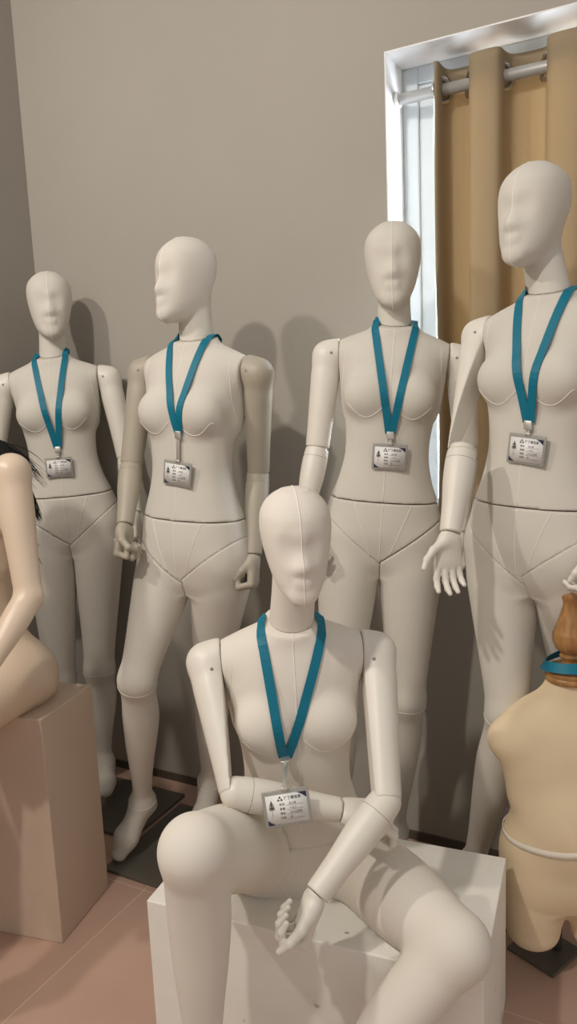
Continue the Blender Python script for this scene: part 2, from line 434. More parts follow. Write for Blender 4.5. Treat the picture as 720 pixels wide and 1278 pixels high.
HANDS = {'fist': ((76, 98, 62), (78, 100, 64), (80, 100, 64), (82, 98, 62), 'over'),
         'loose': ((38, 52, 30), (48, 58, 34), (54, 62, 36), (58, 62, 36), 'side'),
         'curl': ((78, 72, 38), (82, 76, 40), (86, 76, 40), (88, 70, 40), 'side'),
         'open': ((18, 22, 14), (26, 24, 14), (20, 26, 14), (10, 30, 18), 'out'),
         'pinch': ((72, 62, 26), (64, 70, 40), (52, 66, 40), (36, 56, 34), 'pinch')}
def hand_prims(w, d, pn, th, pose, s=1.0):
    """w wrist, d finger direction, pn palm normal, th direction towards the thumb side"""
    d = nrm(d); pn = nrm(pn-d*(pn@d)); th0 = np.cross(d, pn); th = th0 if th0@th > 0 else -th0
    P = [p_limb(w-d*.006, w+d*.02*s, (.0235*s, .024*s), .012, squash=(pn, .8))]
    spec = HANDS[pose]
    L = [(.040, .025, .019), (.044, .028, .020), (.041, .026, .019), (.033, .020, .017)]
    off = [.029, .0095, -.010, -.0285]; kz = [.082, .086, .082, .075]
    for i in range(4):
        base = w+d*.012*s+th*off[i]*.55*s; kn = w+d*kz[i]*s+th*off[i]*s-pn*.002*s
        P.append(p_limb(base, kn, (.0145*s, .0118*s), .012, squash=(pn, .95)))
        a = 0; p = kn; spread = (1.5-i)*(.10 if pose == 'open' else .0)
        for j in range(3):
            a += R(spec[i][j]); dd = nrm(d*math.cos(a)+pn*math.sin(a)+th*spread*math.cos(a)); q = p+dd*L[i][j]*s
            r0 = (.0095, .0086, .0078)[j]*s; r1 = (.0087, .0079, .0062)[j]*s
            P.append(p_limb(p, q, (r0, r1), .0035)); p = q
    P.append(p_limb(w+d*.03*s, w+d*.068*s, (.020*s, .024*s), .014, squash=(pn, .55)))
    # thumb
    b = w+d*.018*s+th*.018*s+pn*.006*s
    if spec[4] == 'over': ks = [(d*.75+th*.55+pn*.55, .036), (d*.75-th*.15+pn*.75, .032), (-th*.9+d*.25+pn*.25, .025)]
    elif spec[4] == 'side': ks = [(d*.75+th*.55+pn*.3, .040), (d*.9+th*.15+pn*.45, .032), (d*.85-th*.1+pn*.5, .025)]
    elif spec[4] == 'pinch': ks = [(d*.7+th*.45+pn*.65, .040), (d*.75+th*.0+pn*.75, .032), (d*.75-th*.1+pn*.55, .026)]
    else: ks = [(d*.6+th*.8+pn*.2, .042), (d*.75+th*.6+pn*.25, .032), (d*.9+th*.35+pn*.2, .026)]
    rr = (.0145, .0108, .0092, .007); p = b
    for j, (v, l) in enumerate(ks):
        q = p+nrm(v)*l*s; P.append(p_limb(p, q, (rr[j]*s, rr[j+1]*s), .012 if j == 0 else .004)); p = q
    return P

def arm(root, tf, sx, elb, wri, hd, pn, th, pose, hs=.92, material=None, ws=1.0):
    """articulated arm: upper arm, forearm, hand, each a closed part"""
    s = tf.s; parts = []
    sh = tf.w((sx*.176, .028, .528)); elb = np.asarray(elb, float); wri = np.asarray(wri, float)
    u = nrm(elb-sh)
    # upper arm with a rounded cap and a flat inner face against the torso
    P = [p_limb(sh, elb+u*.010, [(0, .036*ws), (.15, .0385*ws), (.4, .0365*ws), (.75, .033*ws), (1, .0315*ws)], .01),
         p_limb(tf.w((sx*.150, .030, .538)), sh, (.037*s, .037*s), .02)]
    G = Grid(P, .003); F = G.ev(P)
    F = np.maximum(F, -G.plane(tf.w((sx*.1415, 0, .5)), tf.d((sx, 0, -.06))))
    F = np.maximum(F, G.plane(elb-u*.004, u))
    o, g = G.build(F, 'upper_arm', material, root); parts.append(g)
    ra = MB(); an = tf.w((sx*.158, -.0105, .552)); 
    # shoulder rivet on the front of the cap
    t = bvh([g]); h = cast(t, tf.w((sx*.163, -.3, .535)), tf.d((0, 1, 0)))
    if h is not None:
        n = h[1]; a = nrm(np.cross(n, V(0, 0, 1))); ra.lathe(h[0]-n*.001, [(.0035, 0), (.0035, .0016), (.001, .002)], 12, [a, np.cross(n, a), n]); ra.build('rivet', M_SCREW, o)
    v = nrm(wri-elb)
    P = [p_limb(elb-v*.0, wri, [(0, .0305*ws), (.12, .0325*ws), (.35, .0325*ws), (.7, .0265*ws), (1, .0235*ws)], .01)]
    G = Grid(P, .003); F = G.ev(P); F = np.maximum(F, G.plane(wri, v))
    nn = nrm(v-u*.25)
    F = np.maximum(F, -G.plane(elb+v*.002, nn)) if (u@v) > .8 else F
    o, g = G.build(F, 'forearm', material, root); parts.append(g)
    m = MB(); ring = []
    a = nrm(np.cross(v, V(.3, .2, .9))); b = np.cross(v, a)
    if (u@v) > .8:
        m.tube([elb-u*.008, elb+v*.006], .0265*ws, 20); m.build('elbow_joint', material, o)
        m = MB()
    t = bvh([g])
    for pos in (.13,):
        c = elb+v*np.linalg.norm(wri-elb)*pos
        rp = []
        for k in range(33):
            an = 2*math.pi*k/32; dr = a*math.cos(an)+b*math.sin(an); h = cast(t, c+dr*.1, -dr)
            if h: rp.append(h[0])
        if len(rp) > 20: m.tube(rp, .0006, 4).build('joint_line', M_SCREW, o)
    P = hand_prims(wri+v*.004, hd, pn, th, pose, hs)
    G = Grid(P, .0018, .006); F = G.ev(P); F = np.maximum(F, -G.plane(wri+v*.0015, v))
    o, g = G.build(F, 'hand', material, root); parts.append(g)
    return parts

def lanyard(tf, tree, lx, rx, zs, clip, badge, tilt, label, width=.019, drop=None):
    """blue neck ribbon with a buckle and a name card"""
    clip = tf.l(clip); badge = tf.l(badge)
    cz, cx = clip[2], clip[0]
    def front(x, z):
        h = cast(tree, tf.w((x, -.5, z)), tf.d((0, 1, 0))); return tf.l(h[0])[1] if h else -.05
    # depth of the clip: rests on the body, pulled out by the bust
    strips = []
    for sgn, sx0 in ((-1, lx), (1, rx)):
        N = 22; tt = np.linspace(0, 1, N); xs = cx+sgn*.004+(sx0-cx)*tt**1.06; zz = cz+(zs-cz)*tt
        ys = np.array([front(x, z) for x, z in zip(xs, zz)])-.0035-(.001 if sgn > 0 else 0)
        hull = [0]
        for i in range(1, N):
            while len(hull) > 1 and (ys[hull[-1]]-ys[hull[-2]])*(zz[i]-zz[hull[-2]]) > (ys[i]-ys[hull[-2]])*(zz[hull[-1]]-zz[hull[-2]]): hull.pop()
            hull.append(i)
        ys = np.interp(zz, zz[hull], ys[hull])
        pts = [tf.w((x, y, z)) for x, y, z in zip(xs, ys, zz)]
        # over the shoulder to the nape
        top = []
        for q in np.linspace(.12, 1, 12):
            yy = ys[-1]+(.085-ys[-1])*q; xx = sx0*(1-.04*q) if q < .75 else sx0*.97*(1-(q-.75)*2.2)
            h = cast(tree, tf.w((xx, yy, 1.2)), tf.d((0, 0, -1)), 5)
            h2 = None
            zt = zs+.012
            for z in np.arange(.56, .66, .002):
                pass
            hh = tree.ray_cast(Vector(tf.w((sx0*2.2, yy, .66))), Vector(tf.d((-sx0/abs(sx0), 0, -.75)).tolist()).normalized(), .4)
            if hh[0] is not None:
                lp = tf.l(np.array(hh[0])); ln = (np.array(hh[1])@tf.A.T)
            if q < .8:
                # drop vertically onto the trapezius
                hh = tree.ray_cast(Vector(tf.w((xx, yy, .64))), Vector(tf.d((0, 0, -1)).tolist()), .3)
                if hh[0] is not None: top.append(np.array(hh[0])+np.array(tf.d((0, 0, 1)))*.003)
        pts += top
        back = tf.w((0, .088, .585)); pts.append(tf.w((sx0*.55, .092, .592))); pts.append(tf.w((0, .094, .588)))
        strips.append((pts, sgn))
    loc = tf.w((cx, -.09, cz)); root = thing('lanyard', label, 'lanyard', loc, 'lanyards with name cards')
    m = MB(); ctr = tf.w((0, .02, 0))
    for pts, sgn in strips:
        P = np.array(pts); m_ = len(P); vs = []
        # smooth
        for _ in range(2): P[1:-1] = (P[:-2]+2*P[1:-1]+P[2:])/4
        nprev = None
        for i in range(m_):
            t = nrm(P[min(i+1, m_-1)]-P[max(i-1, 0)])
            near = tree.find_nearest(Vector(P[i])); n = np.array(near[1]) if near[0] is not None else tf.d((0, -1, 0))
            if i < 14:
                n = nrm(n*.3+tf.d((0, -1, 0))*.9)
            n = nrm(n-t*(n@t))
            if nprev is not None: n = nrm(n*.5+nprev*.5); n = nrm(n-t*(n@t))
            nprev = n; sd = np.cross(t, n)
            lift = 0
            for aa in (-1, 0, 1):
                q = P[i]+sd*width/2*aa; h = tree.find_nearest(Vector(q))
                if h[0] is not None:
                    dd = (q-np.array(h[0]))@np.array(h[1]); lift = max(lift, .0022-dd) if abs(dd) < .03 else lift
            Q = P[i]+n*min(lift, .02)
            for aa, bb in ((-1, 0), (1, 0), (1, 1), (-1, 1)): vs.append(Q+sd*width/2*aa+n*.0012*bb)
        fs = []
        for i in range(m_-1):
            for k in range(4): fs.append((i*4+k, i*4+(k+1) % 4, (i+1)*4+(k+1) % 4, (i+1)*4+k))
        fs += [(0, 3, 2, 1), (4*m_-4, 4*m_-3, 4*m_-2, 4*m_-1)]
        m.add(vs, fs)
    m.build('strap', M_BLUE, root, smooth=False)
    # badge plane: hangs in front of what it touches
    H2, W2 = .033, .044
    c0 = badge; A = tf.A
    ys = [front(c0[0]+dx, c0[2]+dz) for dx in (-W2, -W2/2, 0, W2/2, W2) for dz in (-H2, 0, H2)]
    yb = min(ys)-.006
    top_y = front(cx, cz)-.006
    upv = nrm(V(0, (top_y-yb)*.8, .06)); 
    tl = R(tilt); fx = V(math.cos(tl), 0, math.sin(tl)); fz = nrm(V(-math.sin(tl), 0, math.cos(tl))+V(0, upv[1], 0)*.5)
    fy = nrm(np.cross(fz, fx)); fz = np.cross(fx, fy)
    ax = [nrm(tf.d(fx)), nrm(tf.d(fy)), nrm(tf.d(fz))]
    C = tf.w((c0[0], yb, c0[2]))
    # buckle
    cb = tf.w((cx, top_y+.0015, cz)); bt = C+ax[2]*H2
    mid = cb+(bt-cb)*.35
    k = MB(); k.box(cb+nrm(bt-cb)*.006-ax[1]*.002, .0090, .0032, .010, [ax[0], nrm(np.cross(nrm(bt-cb), ax[0])), nrm(bt-cb)], .0014); k.box((cb+bt)/2-ax[2]*.002, .0042, .0022, np.linalg.norm(bt-cb)/2+.003, [ax[0], nrm(np.cross(nrm(bt-mid), ax[0])), nrm(bt-mid)], .001)
    k.box(bt+ax[2]*.001-ax[1]*.002, .006, .003, .003, ax, .001)
    k.build('buckle', M_CLIP, root)
    hd = MB(); hd.box(C, W2, .0016, H2, ax, .0014); h = hd.build('card_holder', M_RIM, root)
    cw, ch = .0385, .0265
    cc = C-ax[1]*.0019-ax[2]*.0015
    cd = MB(); cd.box(cc, cw, .0003, ch, ax); card = cd.build('name_card', M_CARD, h)
    front_o = cc-ax[1]*.0004
    T = lambda x, y, d=.0002: front_o+ax[0]*x+ax[2]*y-ax[1]*d
    MB().add([T(cw-.017, ch), T(cw, ch), T(cw, ch-.011), T(cw-.004, ch-.008), T(cw-.010, ch-.0035)], [(0, 4, 3, 2, 1)]).build('corner_print', M_CORNER, card, False)
    MB().add([T(-cw, -ch), T(-cw, -ch+.010), T(-cw+.005, -ch+.005), T(-cw+.013, -ch)], [(0, 3, 2, 1)]).build('corner_print', M_CORNER, card, False)
    pr = MB()
    for v, f in PRINT: pr.add([T(p[0], p[1], .0003) for p in v], f)
    pr.build('card_print', M_INK, card, False)
    return root

def make_print():
    """letters and emblem of the name card as flat shapes in card coordinates"""
    out = []
    def txt(s, x, y, size):
        cu = bpy.data.curves.new('t', 'FONT'); cu.body = s; cu.size = size; cu.align_x = 'LEFT'
        cu.resolution_u = 2; cu.offset = size*.008
        o = bpy.data.objects.new('t', cu); COL.objects.link(o)
        dg = bpy.context.evaluated_depsgraph_get(); me = bpy.data.meshes.new_from_object(o.evaluated_get(dg))
        if len(me.vertices): out.append(([(v.co.x+x, v.co.y+y) for v in me.vertices], [tuple(p.vertices) for p in me.polygons]))
        bpy.data.objects.remove(o); bpy.data.curves.remove(cu); bpy.data.meshes.remove(me)
    txt('巧丁模宝家', -.0045, .0165, .0066)
    for i, (a, b) in enumerate((('姓名', '王小芳'), ('身高', '一七八'), ('地址', '三六七四号'), ('尺码', '中'))):
        y = .0068-i*.0082
        txt(a+':', -.014, y, .0050); txt(b, .004, y+.0005, .0046)
        out.append(([(-.0005, y-.0012), (.030, y-.0012), (.030, y-.0008), (-.0005, y-.0008)], [(0, 1, 2, 3)]))
    def blob(cx, cy, rx, ry, n=10, hole=.6):
        v = []
        for k in range(n): a = 2*math.pi*k/n; v += [(cx+rx*math.cos(a), cy+ry*math.sin(a)), (cx+rx*hole*math.cos(a), cy+ry*hole*math.sin(a))]
        out.append((v, [(2*k, (2*k+2) % (2*n), (2*k+3) % (2*n), 2*k+1) for k in range(n)]))
    # three-leaf mark left of the title
    for dx, dy in ((0, .0035), (-.003, -.001), (.003, -.001)):
        out.append(([(-.0115+dx-.0026, .0178+dy-.0016), (-.0115+dx+.0026, .0178+dy-.0016), (-.0115+dx, .0178+dy+.0028)], [(0, 1, 2)]))
    # plant-like figure on the left edge
    blob(-.0285, .0075, .0040, .0062, 10, .72); blob(-.0285, .0085, .0018, .0034, 8, .3); blob(-.031, .003, .0028, .0030, 8, .55); blob(-.026, .003, .0028, .0030, 8, .55)
    out.append(([(-.0287, .001), (-.0283, .001), (-.0283, -.014), (-.0287, -.014)], [(0, 1, 2, 3)]))
    out.append(([(-.0300, .0135), (-.0270, .0135), (-.0285, .0185)], [(0, 1, 2)]))
    return out
PRINT = make_print()

def mannequin(name_label, C, N, yaw, head, headyaw, legs, arms, arm_mat, fab, lan, legcut=None, kneeseam=True, seated=False, headtilt=0, hscale=1.0, plate=None, gaps=(-.0006, -.0006)):
    C = np.asarray(C, float); N = np.asarray(N, float); s = np.linalg.norm(N-C)/.60
    tf = frame(C, yaw, N-C, s)
    base = V(C[0], C[1], 0 if not seated else PODZ)
    root = thing('mannequin', name_label, 'mannequin', base, 'articulated fabric mannequins')
    # head + neck
    up = nrm(V(*(R(headtilt)*-0 for _ in range(2)), 1))
    hup = nrm((0.0, -math.sin(R(headtilt)), math.cos(R(headtilt))))
    hf = frame(head, headyaw, hup, hscale)
    tp = torso_prims(tf, seated)
    neck = [p_limb(tf.w((0, .026, .585)), hf.w((0, .022, .06)), [(0, .047*s), (.3, .0445*s), (.7, .043*s), (1, .044*s)], .022)]
    HP = head_prims(hf)+neck
    G = Grid(HP, .0026); F = G.ev(HP)
    nn = tf.d((0, -.28, 1)); nc = tf.w((0, .02, .617))
    F = np.maximum(F, -G.plane(nc+nn*.0002, nn))
    ho, hg = G.build(F, 'head', fab, root)
    # torso, pelvis, legs
    LP = []
    for i, sx in enumerate((-1, 1)):
        kn, an, to, fw = legs[i]
        hip = tf.w((sx*.082, .012 if not seated else .03, .035 if not seated else .075))
        LP.append(leg_prims(hip, np.asarray(kn, float), np.asarray(an, float), np.asarray(to, float), np.asarray(fw, float), s, 1.06 if seated else 1.0, 1.17 if seated else 1.0))
    G = Grid(tp+LP[0]+LP[1], .004)
    FT = G.ev(tp); D0 = G.ev(LP[0]); D1 = G.ev(LP[1])
    LG = np.minimum(D0, D1); FA = smin(FT, LG, .035)
    wz = G.plane(tf.w((0, 0, .155)), tf.d((0, -.02, 1)))
    top = G.plane(nc-nn*.0002, nn)
    ft = np.maximum(np.maximum(smin(FT, LG, .012) if not seated else FT, -wz+(.0012 if not seated else -.002)), top)
    for sx in (-1, 1): ft = np.maximum(ft, G.plane(tf.w((sx*.1405, 0, .5)), tf.d((sx, 0, -.06)))-np.maximum(0, -G.plane(tf.w((0, 0, .42)), tf.d((0, 0, 1))))*2.0)
    to_, tg = G.build(ft, 'torso', fab, root)
    cuts = []
    for i, sx in enumerate((-1, 1)):
        n = tf.d(legcut[i] if legcut else (sx*.11, 0, -.14))
        pl = -G.plane(tf.w((sx*.006, 0, -.005)), n)
        own = (D0-D1 if i == 0 else D1-D0)*.5
        if seated: own = np.maximum(own, ((D0 if i == 0 else D1)-FT)*.5)
        cuts.append(np.maximum(pl, own))
    pg = np.maximum(np.maximum(FA if not seated else smin(FT, np.maximum(LG, G.plane(tf.w((0, -.10, 0)), tf.d((0, -1, 0)))),   .035), wz+(.0012 if not seated else -.001)), np.maximum(-cuts[0]+gaps[0], -cuts[1]+gaps[1]))
    po, pgm = G.build(pg, 'pelvis', fab, root)
    lg = []
    for i in (0, 1):
        o, g = G.build(np.maximum(np.maximum(FA, cuts[i]+gaps[i]), wz+.0012 if not seated else FA), 'leg', fab, root); lg.append((o, g))
    arms_g = []
    for i, sx in enumerate((-1, 1)):
        if arms[i] is None: continue
        arms_g += arm(root, tf, sx, *arms[i], material=arm_mat)
    body = [tg, pgm, lg[0][1], lg[1][1]]
    tb = bvh([tg]); th = bvh([hg]); tpel = bvh([pgm]); tl = [bvh([g[1]]) for g in lg]
    # stitched lines
    fwd = tf.d((0, 1, 0))
    seam(tb, [(tf.w((0, -.5, z)), fwd) for z in np.linspace(.61, .16, 50)], 'centre_seam', M_SEAM, to_)
    for sx in (-1, 1):
        seam(tb, [(tf.w((sx*(.012+.098*q), -.5, .405-.032*math.sin(math.pi*min(1, q*1.05)))), fwd) for q in np.linspace(0, 1, 26)], 'bust_seam', M_SEAM, to_)
        seam(tb, [(tf.w((sx*(.122+.008*math.sin((.56-z)*9)), -.5, z)), fwd) for z in np.linspace(.56, .40, 30)], 'side_seam', M_SEAM, to_, .0007)
        seam(tpel, [(tf.w((sx*(.074-.055*q), -.5, .15-.155*q)), fwd) for q in np.linspace(0, 1, 22)], 'front_seam', M_SEAM, po)
    seam(tpel, [(tf.w((0, -.5, z)), fwd) for z in np.linspace(.15, 0, 20)], 'centre_seam', M_SEAM, po)
    rays = []
    for a in np.linspace(-62, 165, 90):
        dr = hf.d((0, -math.cos(R(a)), math.sin(R(a)))); rays.append((hf.w((0, 0, .11))+dr*.4, -dr))
    seam(th, rays, 'face_seam', M_SEAM, ho, .0010)
    rays = [(tf.w((0, -.4, z)), fwd) for z in np.linspace(.618, .66, 8)]
    # knee and ankle rings
    for i in (0, 1):
        kn, an, to, fw = [np.asarray(q, float) for q in legs[i]]
        for c, ax in (((kn+(an-kn)*.03), nrm(an-kn)), (an+(kn-an)*.02, nrm(an-kn))):
            a = nrm(np.cross(ax, V(.9, .1, .1))); b = np.cross(ax, a)
            if seated and c is not an: pass
            rays = [(c+(a*math.cos(t)+b*math.sin(t))*.11, -(a*math.cos(t)+b*math.sin(t))) for t in np.linspace(0, 2*math.pi, 41)]
            if not (seated and i >= 0 and np.linalg.norm(c-kn) < .05): seam(tl[i], rays, 'ring_seam', M_SEAM, lg[i][0], .0008)
    if plate:
        c, hx, hy, yw = plate
        a = R(yw); ax = [V(math.cos(a), math.sin(a), 0), V(-math.sin(a), math.cos(a), 0), V(0, 0, 1)]
        MB().box(V(c[0], c[1], .006), hx, hy, .006, ax, .002).build('base_plate', M_BLACKP, root, False)
    tree = bvh(body+[hg]+arms_g)
    if lan: lanyard(tf, tree, *lan)
    return root, tf

# ------------------------------------------------------------------ the room
def struct(o): o['kind'] = 'structure'; return o
c_, s_ = math.cos(-WY), math.sin(-WY)
m = MB(); m.box((0, 0, -.05), 4, 4, .05)
fl = m.build('floor', M_FLOOR, None, False); fl.rotation_euler = (0, 0, -WY); fl.location = (-.468, 2.025, 0)
struct(fl)
# back wall with a window hole: u along WD, opening from u0 to u1, z0 to z1
U0, U1, Z0, Z1, TH = .052, 1.35, .98, 2.325, .24
UL = -1.31; UR = 2.6; ZT = 3.6
m = MB(); axw = [WD, WN, V(0, 0, 1)]
def wbox(u0, u1, n0, n1, z0, z1, mb, bev=0):
    mb.box(wp((u0+u1)/2, (n0+n1)/2, (z0+z1)/2), (u1-u0)/2, (n1-n0)/2, (z1-z0)/2, axw, bev)
wbox(UL-.2, U0, 0, TH, 0, ZT, m); wbox(U1, UR, 0, TH, 0, ZT, m); wbox(U0, U1, 0, TH, 0, Z0, m); wbox(U0, U1, 0, TH, Z1, ZT, m)
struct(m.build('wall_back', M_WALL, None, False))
m = MB(); wbox(UL+.01, UR, -.008, -.0005, 0, .028, m)  # dark strip added at the wall foot, standing in for the shaded floor
struct(m.build('shade_strip_back', mat('floor_shade_dark', (.09, .07, .055), .6), None, False))
# plastered white lining of the recess
m = MB(); e = .004
wbox(U0, U0+e, -.001, TH, Z0, Z1, m); wbox(U1-e, U1, -.001, TH, Z0, Z1, m); wbox(U0+e, U1-e, -.001, TH, Z1-e, Z1, m); wbox(U0+e, U1-e, -.001, TH, Z0, Z0+e, m)
struct(m.build('trim_1', M_REVEAL, None, False))
# window
n0, n1 = .135, .195
m = MB()
wbox(U0+e, U0+.05, n0, n1, Z0+e, Z1-e, m, .003); wbox(U1-.05, U1-e, n0, n1, Z0+e, Z1-e, m, .003)
wbox(U0+.05, U1-.05, n0, n1, Z1-.05, Z1-e, m, .003); wbox(U0+.05, U1-.05, n0, n1, Z0+e, Z0+.05, m, .003)
wf = struct(m.build('window_1', M_FRAME, None, False))
for a, b in ((U0+.05, .68), (.68, U1-.05)):
    m = MB(); wbox(a, a+.045, n0+.01, n1-.01, Z0+.05, Z1-.05, m, .003); wbox(b-.045, b, n0+.01, n1-.01, Z0+.05, Z1-.05, m, .003)
    wbox(a+.045, b-.045, n0+.01, n1-.01, Z1-.095, Z1-.05, m, .003); wbox(a+.045, b-.045, n0+.01, n1-.01, Z0+.05, Z0+.095, m, .003)
    sh = m.build('window_sash', M_FRAME, wf, False)
    m = MB(); wbox(a+.045, b-.045, .163, .167, Z0+.095, Z1-.095, m); m.build('window_pane', M_GLASS, sh, False)
# left wall, meeting the back wall in the corner
cor = wp(UL, 0, 0); ld = nrm(V(-.62, -1, 0)); ln = V(-ld[1], ld[0], 0)*-1
ln = nrm(np.cross(V(0, 0, 1), ld)); 
if ln[0] > 0: ln = -ln
m = MB(); m.box(cor+ld*1.7+ln*.1+V(0, 0, ZT/2), 1.75, .1, ZT/2, [ld, ln, V(0, 0, 1)])
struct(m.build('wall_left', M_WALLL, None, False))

# ------------------------------------------------------------------ curtain, rod
ROD_N, ROD_Z = .075, 2.222
rodt = thing('curtain_rod', 'white round curtain rod across the top of the window recess', 'curtain rod', wp(U0, ROD_N, ROD_Z))
m = MB(); m.tube([wp(U0+e, ROD_N, ROD_Z), wp(U1-e, ROD_N, ROD_Z)], .0155, 20); m.build('rod', M_ROD, rodt)
m = MB(); m.tube([wp(U0+e, ROD_N, ROD_Z), wp(U0+e+.012, ROD_N, ROD_Z)], .021, 20); m.build('end_bracket', M_REVEAL, rodt)
cur = thing('curtain', 'tan eyelet curtain hanging in wide folds over the right of the window', 'curtain', wp(.5, ROD_N, 1.0))
CU0, CU1, CZ0, CZ1 = .172, 1.30, .985, 2.284
UK = [.172, .192, .268, .36, .467, .57, .67, .77, .87, .97, 1.07, 1.17, 1.27, 1.37]
def phase(u): return math.pi*float(np.interp(u, UK, [-.3]+list(range(13))))
def fold(u, z):
    ph = phase(u)
    am = .060+.006*math.sin(3*u+z*1.3)
    w = math.sin(ph+.12*math.sin(z*2.1))
    return ROD_N+am*w*(1.25-.35*w*w)
NU, NZ = 260, 60
vs = []
for i in range(NU+1):
    for j in range(NZ+1):
        z = CZ0+(CZ1-CZ0)*j/NZ; u = CU0+(CU1-CU0)*i/NU
        wav = .006*math.sin(z*5+1)*(1-j/NZ) if i < 20 else 0
        tp = .004*math.sin(phase(u))*(j/NZ)**8
        vs.append(wp(u+wav-.013*math.sin(2*phase(u)), fold(u, z), z+tp))
fs = [(i*(NZ+1)+j, (i+1)*(NZ+1)+j, (i+1)*(NZ+1)+j+1, i*(NZ+1)+j+1) for i in range(NU) for j in range(NZ)]
cl = mesh_obj('cloth', vs, fs, M_CURT, cur)
sd = cl.modifiers.new('s', 'SOLIDIFY'); sd.thickness = .0012
for k in range(12):
    u = UK[k+1]
    if u > CU1-.03: break
    g = MB(); dn = (-1)**k
    ax1 = nrm(WD*.55+WN*(.83 if k % 2 == 0 else -.83)); n_ = nrm(np.cross(ax1, V(0, 0, 1)))
    cpt = wp(u, ROD_N, ROD_Z)
    prof = [(.0255, -.003), (.036, -.0035), (.037, 0), (.036, .0035), (.0255, .003), (.024, 0), (.0255, -.003)]
    n = 30; v2 = []
    for r_, z_ in prof:
        for q in range(n): an = 2*math.pi*q/n; v2.append(cpt+ax1*r_*math.cos(an)+V(0, 0, 1)*r_*math.sin(an)+n_*z_)
    f2 = [(i*n+q, i*n+(q+1) % n, (i+1)*n+(q+1) % n, (i+1)*n+q) for i in range(6) for q in range(n)]
    g.add(v2, f2); g.build('grommet', M_GROM, cur)

# ------------------------------------------------------------------ podiums
PODZ = .36
def corner_box(FL, FR, depth, z0, z1, name, material, label, cat):
    FL = V(*FL, 0); FR = V(*FR, 0); dx = nrm(FR-FL); dy = V(-dx[1], dx[0], 0); w = np.linalg.norm(FR-FL)
    c = (FL+FR)/2+dy*depth/2+V(0, 0, (z0+z1)/2)
    o = MB().box(c, w/2, depth/2, (z1-z0)/2, [dx, dy, V(0, 0, 1)], .003).build(name, material, None, False, origin=(c[0], c[1], z0))
    return tag(o, label, cat)
corner_box((-.338, 1.478), (.315, 1.216), .385, 0, PODZ, 'display_podium', M_SPECK, 'low white chipped podium under the seated mannequin with crossed arms', 'podium')
corner_box((-1.24, 2.00), (-.646, 1.817), .24, 0, .628, 'display_podium', M_POD, 'tall beige podium at the left under the black-haired mannequin', 'podium')

# ------------------------------------------------------------------ the five fabric mannequins
dn = V(0, 0, -1)
def J(x, y, Y): return at(x, y, Y)
# 1: far left, at the back
mannequin('white fabric mannequin at the far left back, farthest from the window', at(93, 672, 2.60), at(64, 450, 2.60), 4, at(63, 424, 2.60)+V(0, .03, .002), 14,
    [(J(76, 850, 2.56), V(-.81, 2.60, .15), V(-.83, 2.50, .03), (0, -1, 0)), (J(124, 835, 2.56), J(129, 952, 2.54), J(131, 988, 2.46), (0, -1, 0))],
    [(J(-6, 572, 2.62), J(-14, 650, 2.56), V(0, -.1, -1), V(1, 0, 0), V(0, -1, 0), 'loose'),
     (J(158, 572, 2.60), J(168, 640, 2.52), V(0, -.25, -1), V(-1, 0, 0), V(0, -1, 0), 'loose')],
    M_WHITE, M_FAB, (-.047, .047, .607, at(75, 558, 2.55), at(77, 582, 2.55), -1, 'teal lanyard and card on the mannequin at the far left back'),
    plate=((-.66, 2.50), .20, .15, -28), gaps=(.0008, -.0006))
# 2: left, stepping forward, head turned
mannequin('white fabric mannequin with taupe arms and fists, head turned sideways, one leg forward', at(241, 715, 2.10), at(240, 430, 2.10), -26, at(234, 402, 2.10)+V(0, .02, .0), -44,
    [(J(171, 848, 2.03), J(178, 1000, 2.22), J(148, 1068, 2.16), (-.3, -1, 0)), (J(263, 850, 2.20), J(262, 975, 2.36), J(252, 1045, 2.27), (-.2, -1, 0))],
    [(J(164, 580, 2.16), J(156, 655, 2.06), V(-.05, -.25, -1), V(.75, -.5, -.1), V(-.3, -1, 0), 'fist'),
     (J(322, 590, 2.12), J(316, 692, 2.04), V(-.05, -.2, -1), V(-1, .2, 0), V(-.3, -1, 0), 'fist')],
    M_TAUPE, M_FAB, (-.047, .047, .607, at(220, 540, 2.0), at(217, 592, 2.0), -5, 'teal lanyard and card on the mannequin with taupe arms'),
    plate=((-.40, 2.24), .13, .20, -28), gaps=(.001, -.0006))
# 3: in front of the window edge
mannequin('white fabric mannequin standing upright before the left edge of the window', at(474, 692, 2.02), at(493, 412, 2.02), -9, at(493, 386, 2.02)+V(0, .025, .0), -10,
    [(J(422, 880, 1.98), V(.10, 2.04, .14), V(.09, 1.97, .015), (-.1, -1, 0)), (J(507, 872, 1.98), V(.27, 2.05, .14), V(.27, 1.97, .015), (-.1, -1, 0))],
    [(J(396, 560, 2.04), J(378, 650, 1.98), V(0, -.2, -1), V(1, 0, 0), V(0, -1, 0), 'loose'),
     (J(582, 560, 2.02), J(573, 665, 1.93), V(0, -.15, -1), V(-1, 0, 0), V(0, -1, 0), 'loose')],
    M_WHITE, M_FAB, (-.049, .049, .607, at(487, 541, 1.92), at(486, 571, 1.92), 0, 'teal lanyard and card on the mannequin before the window edge'),
    plate=((.22, 2.0), .20, .15, -28), gaps=(-.0006, .0008))
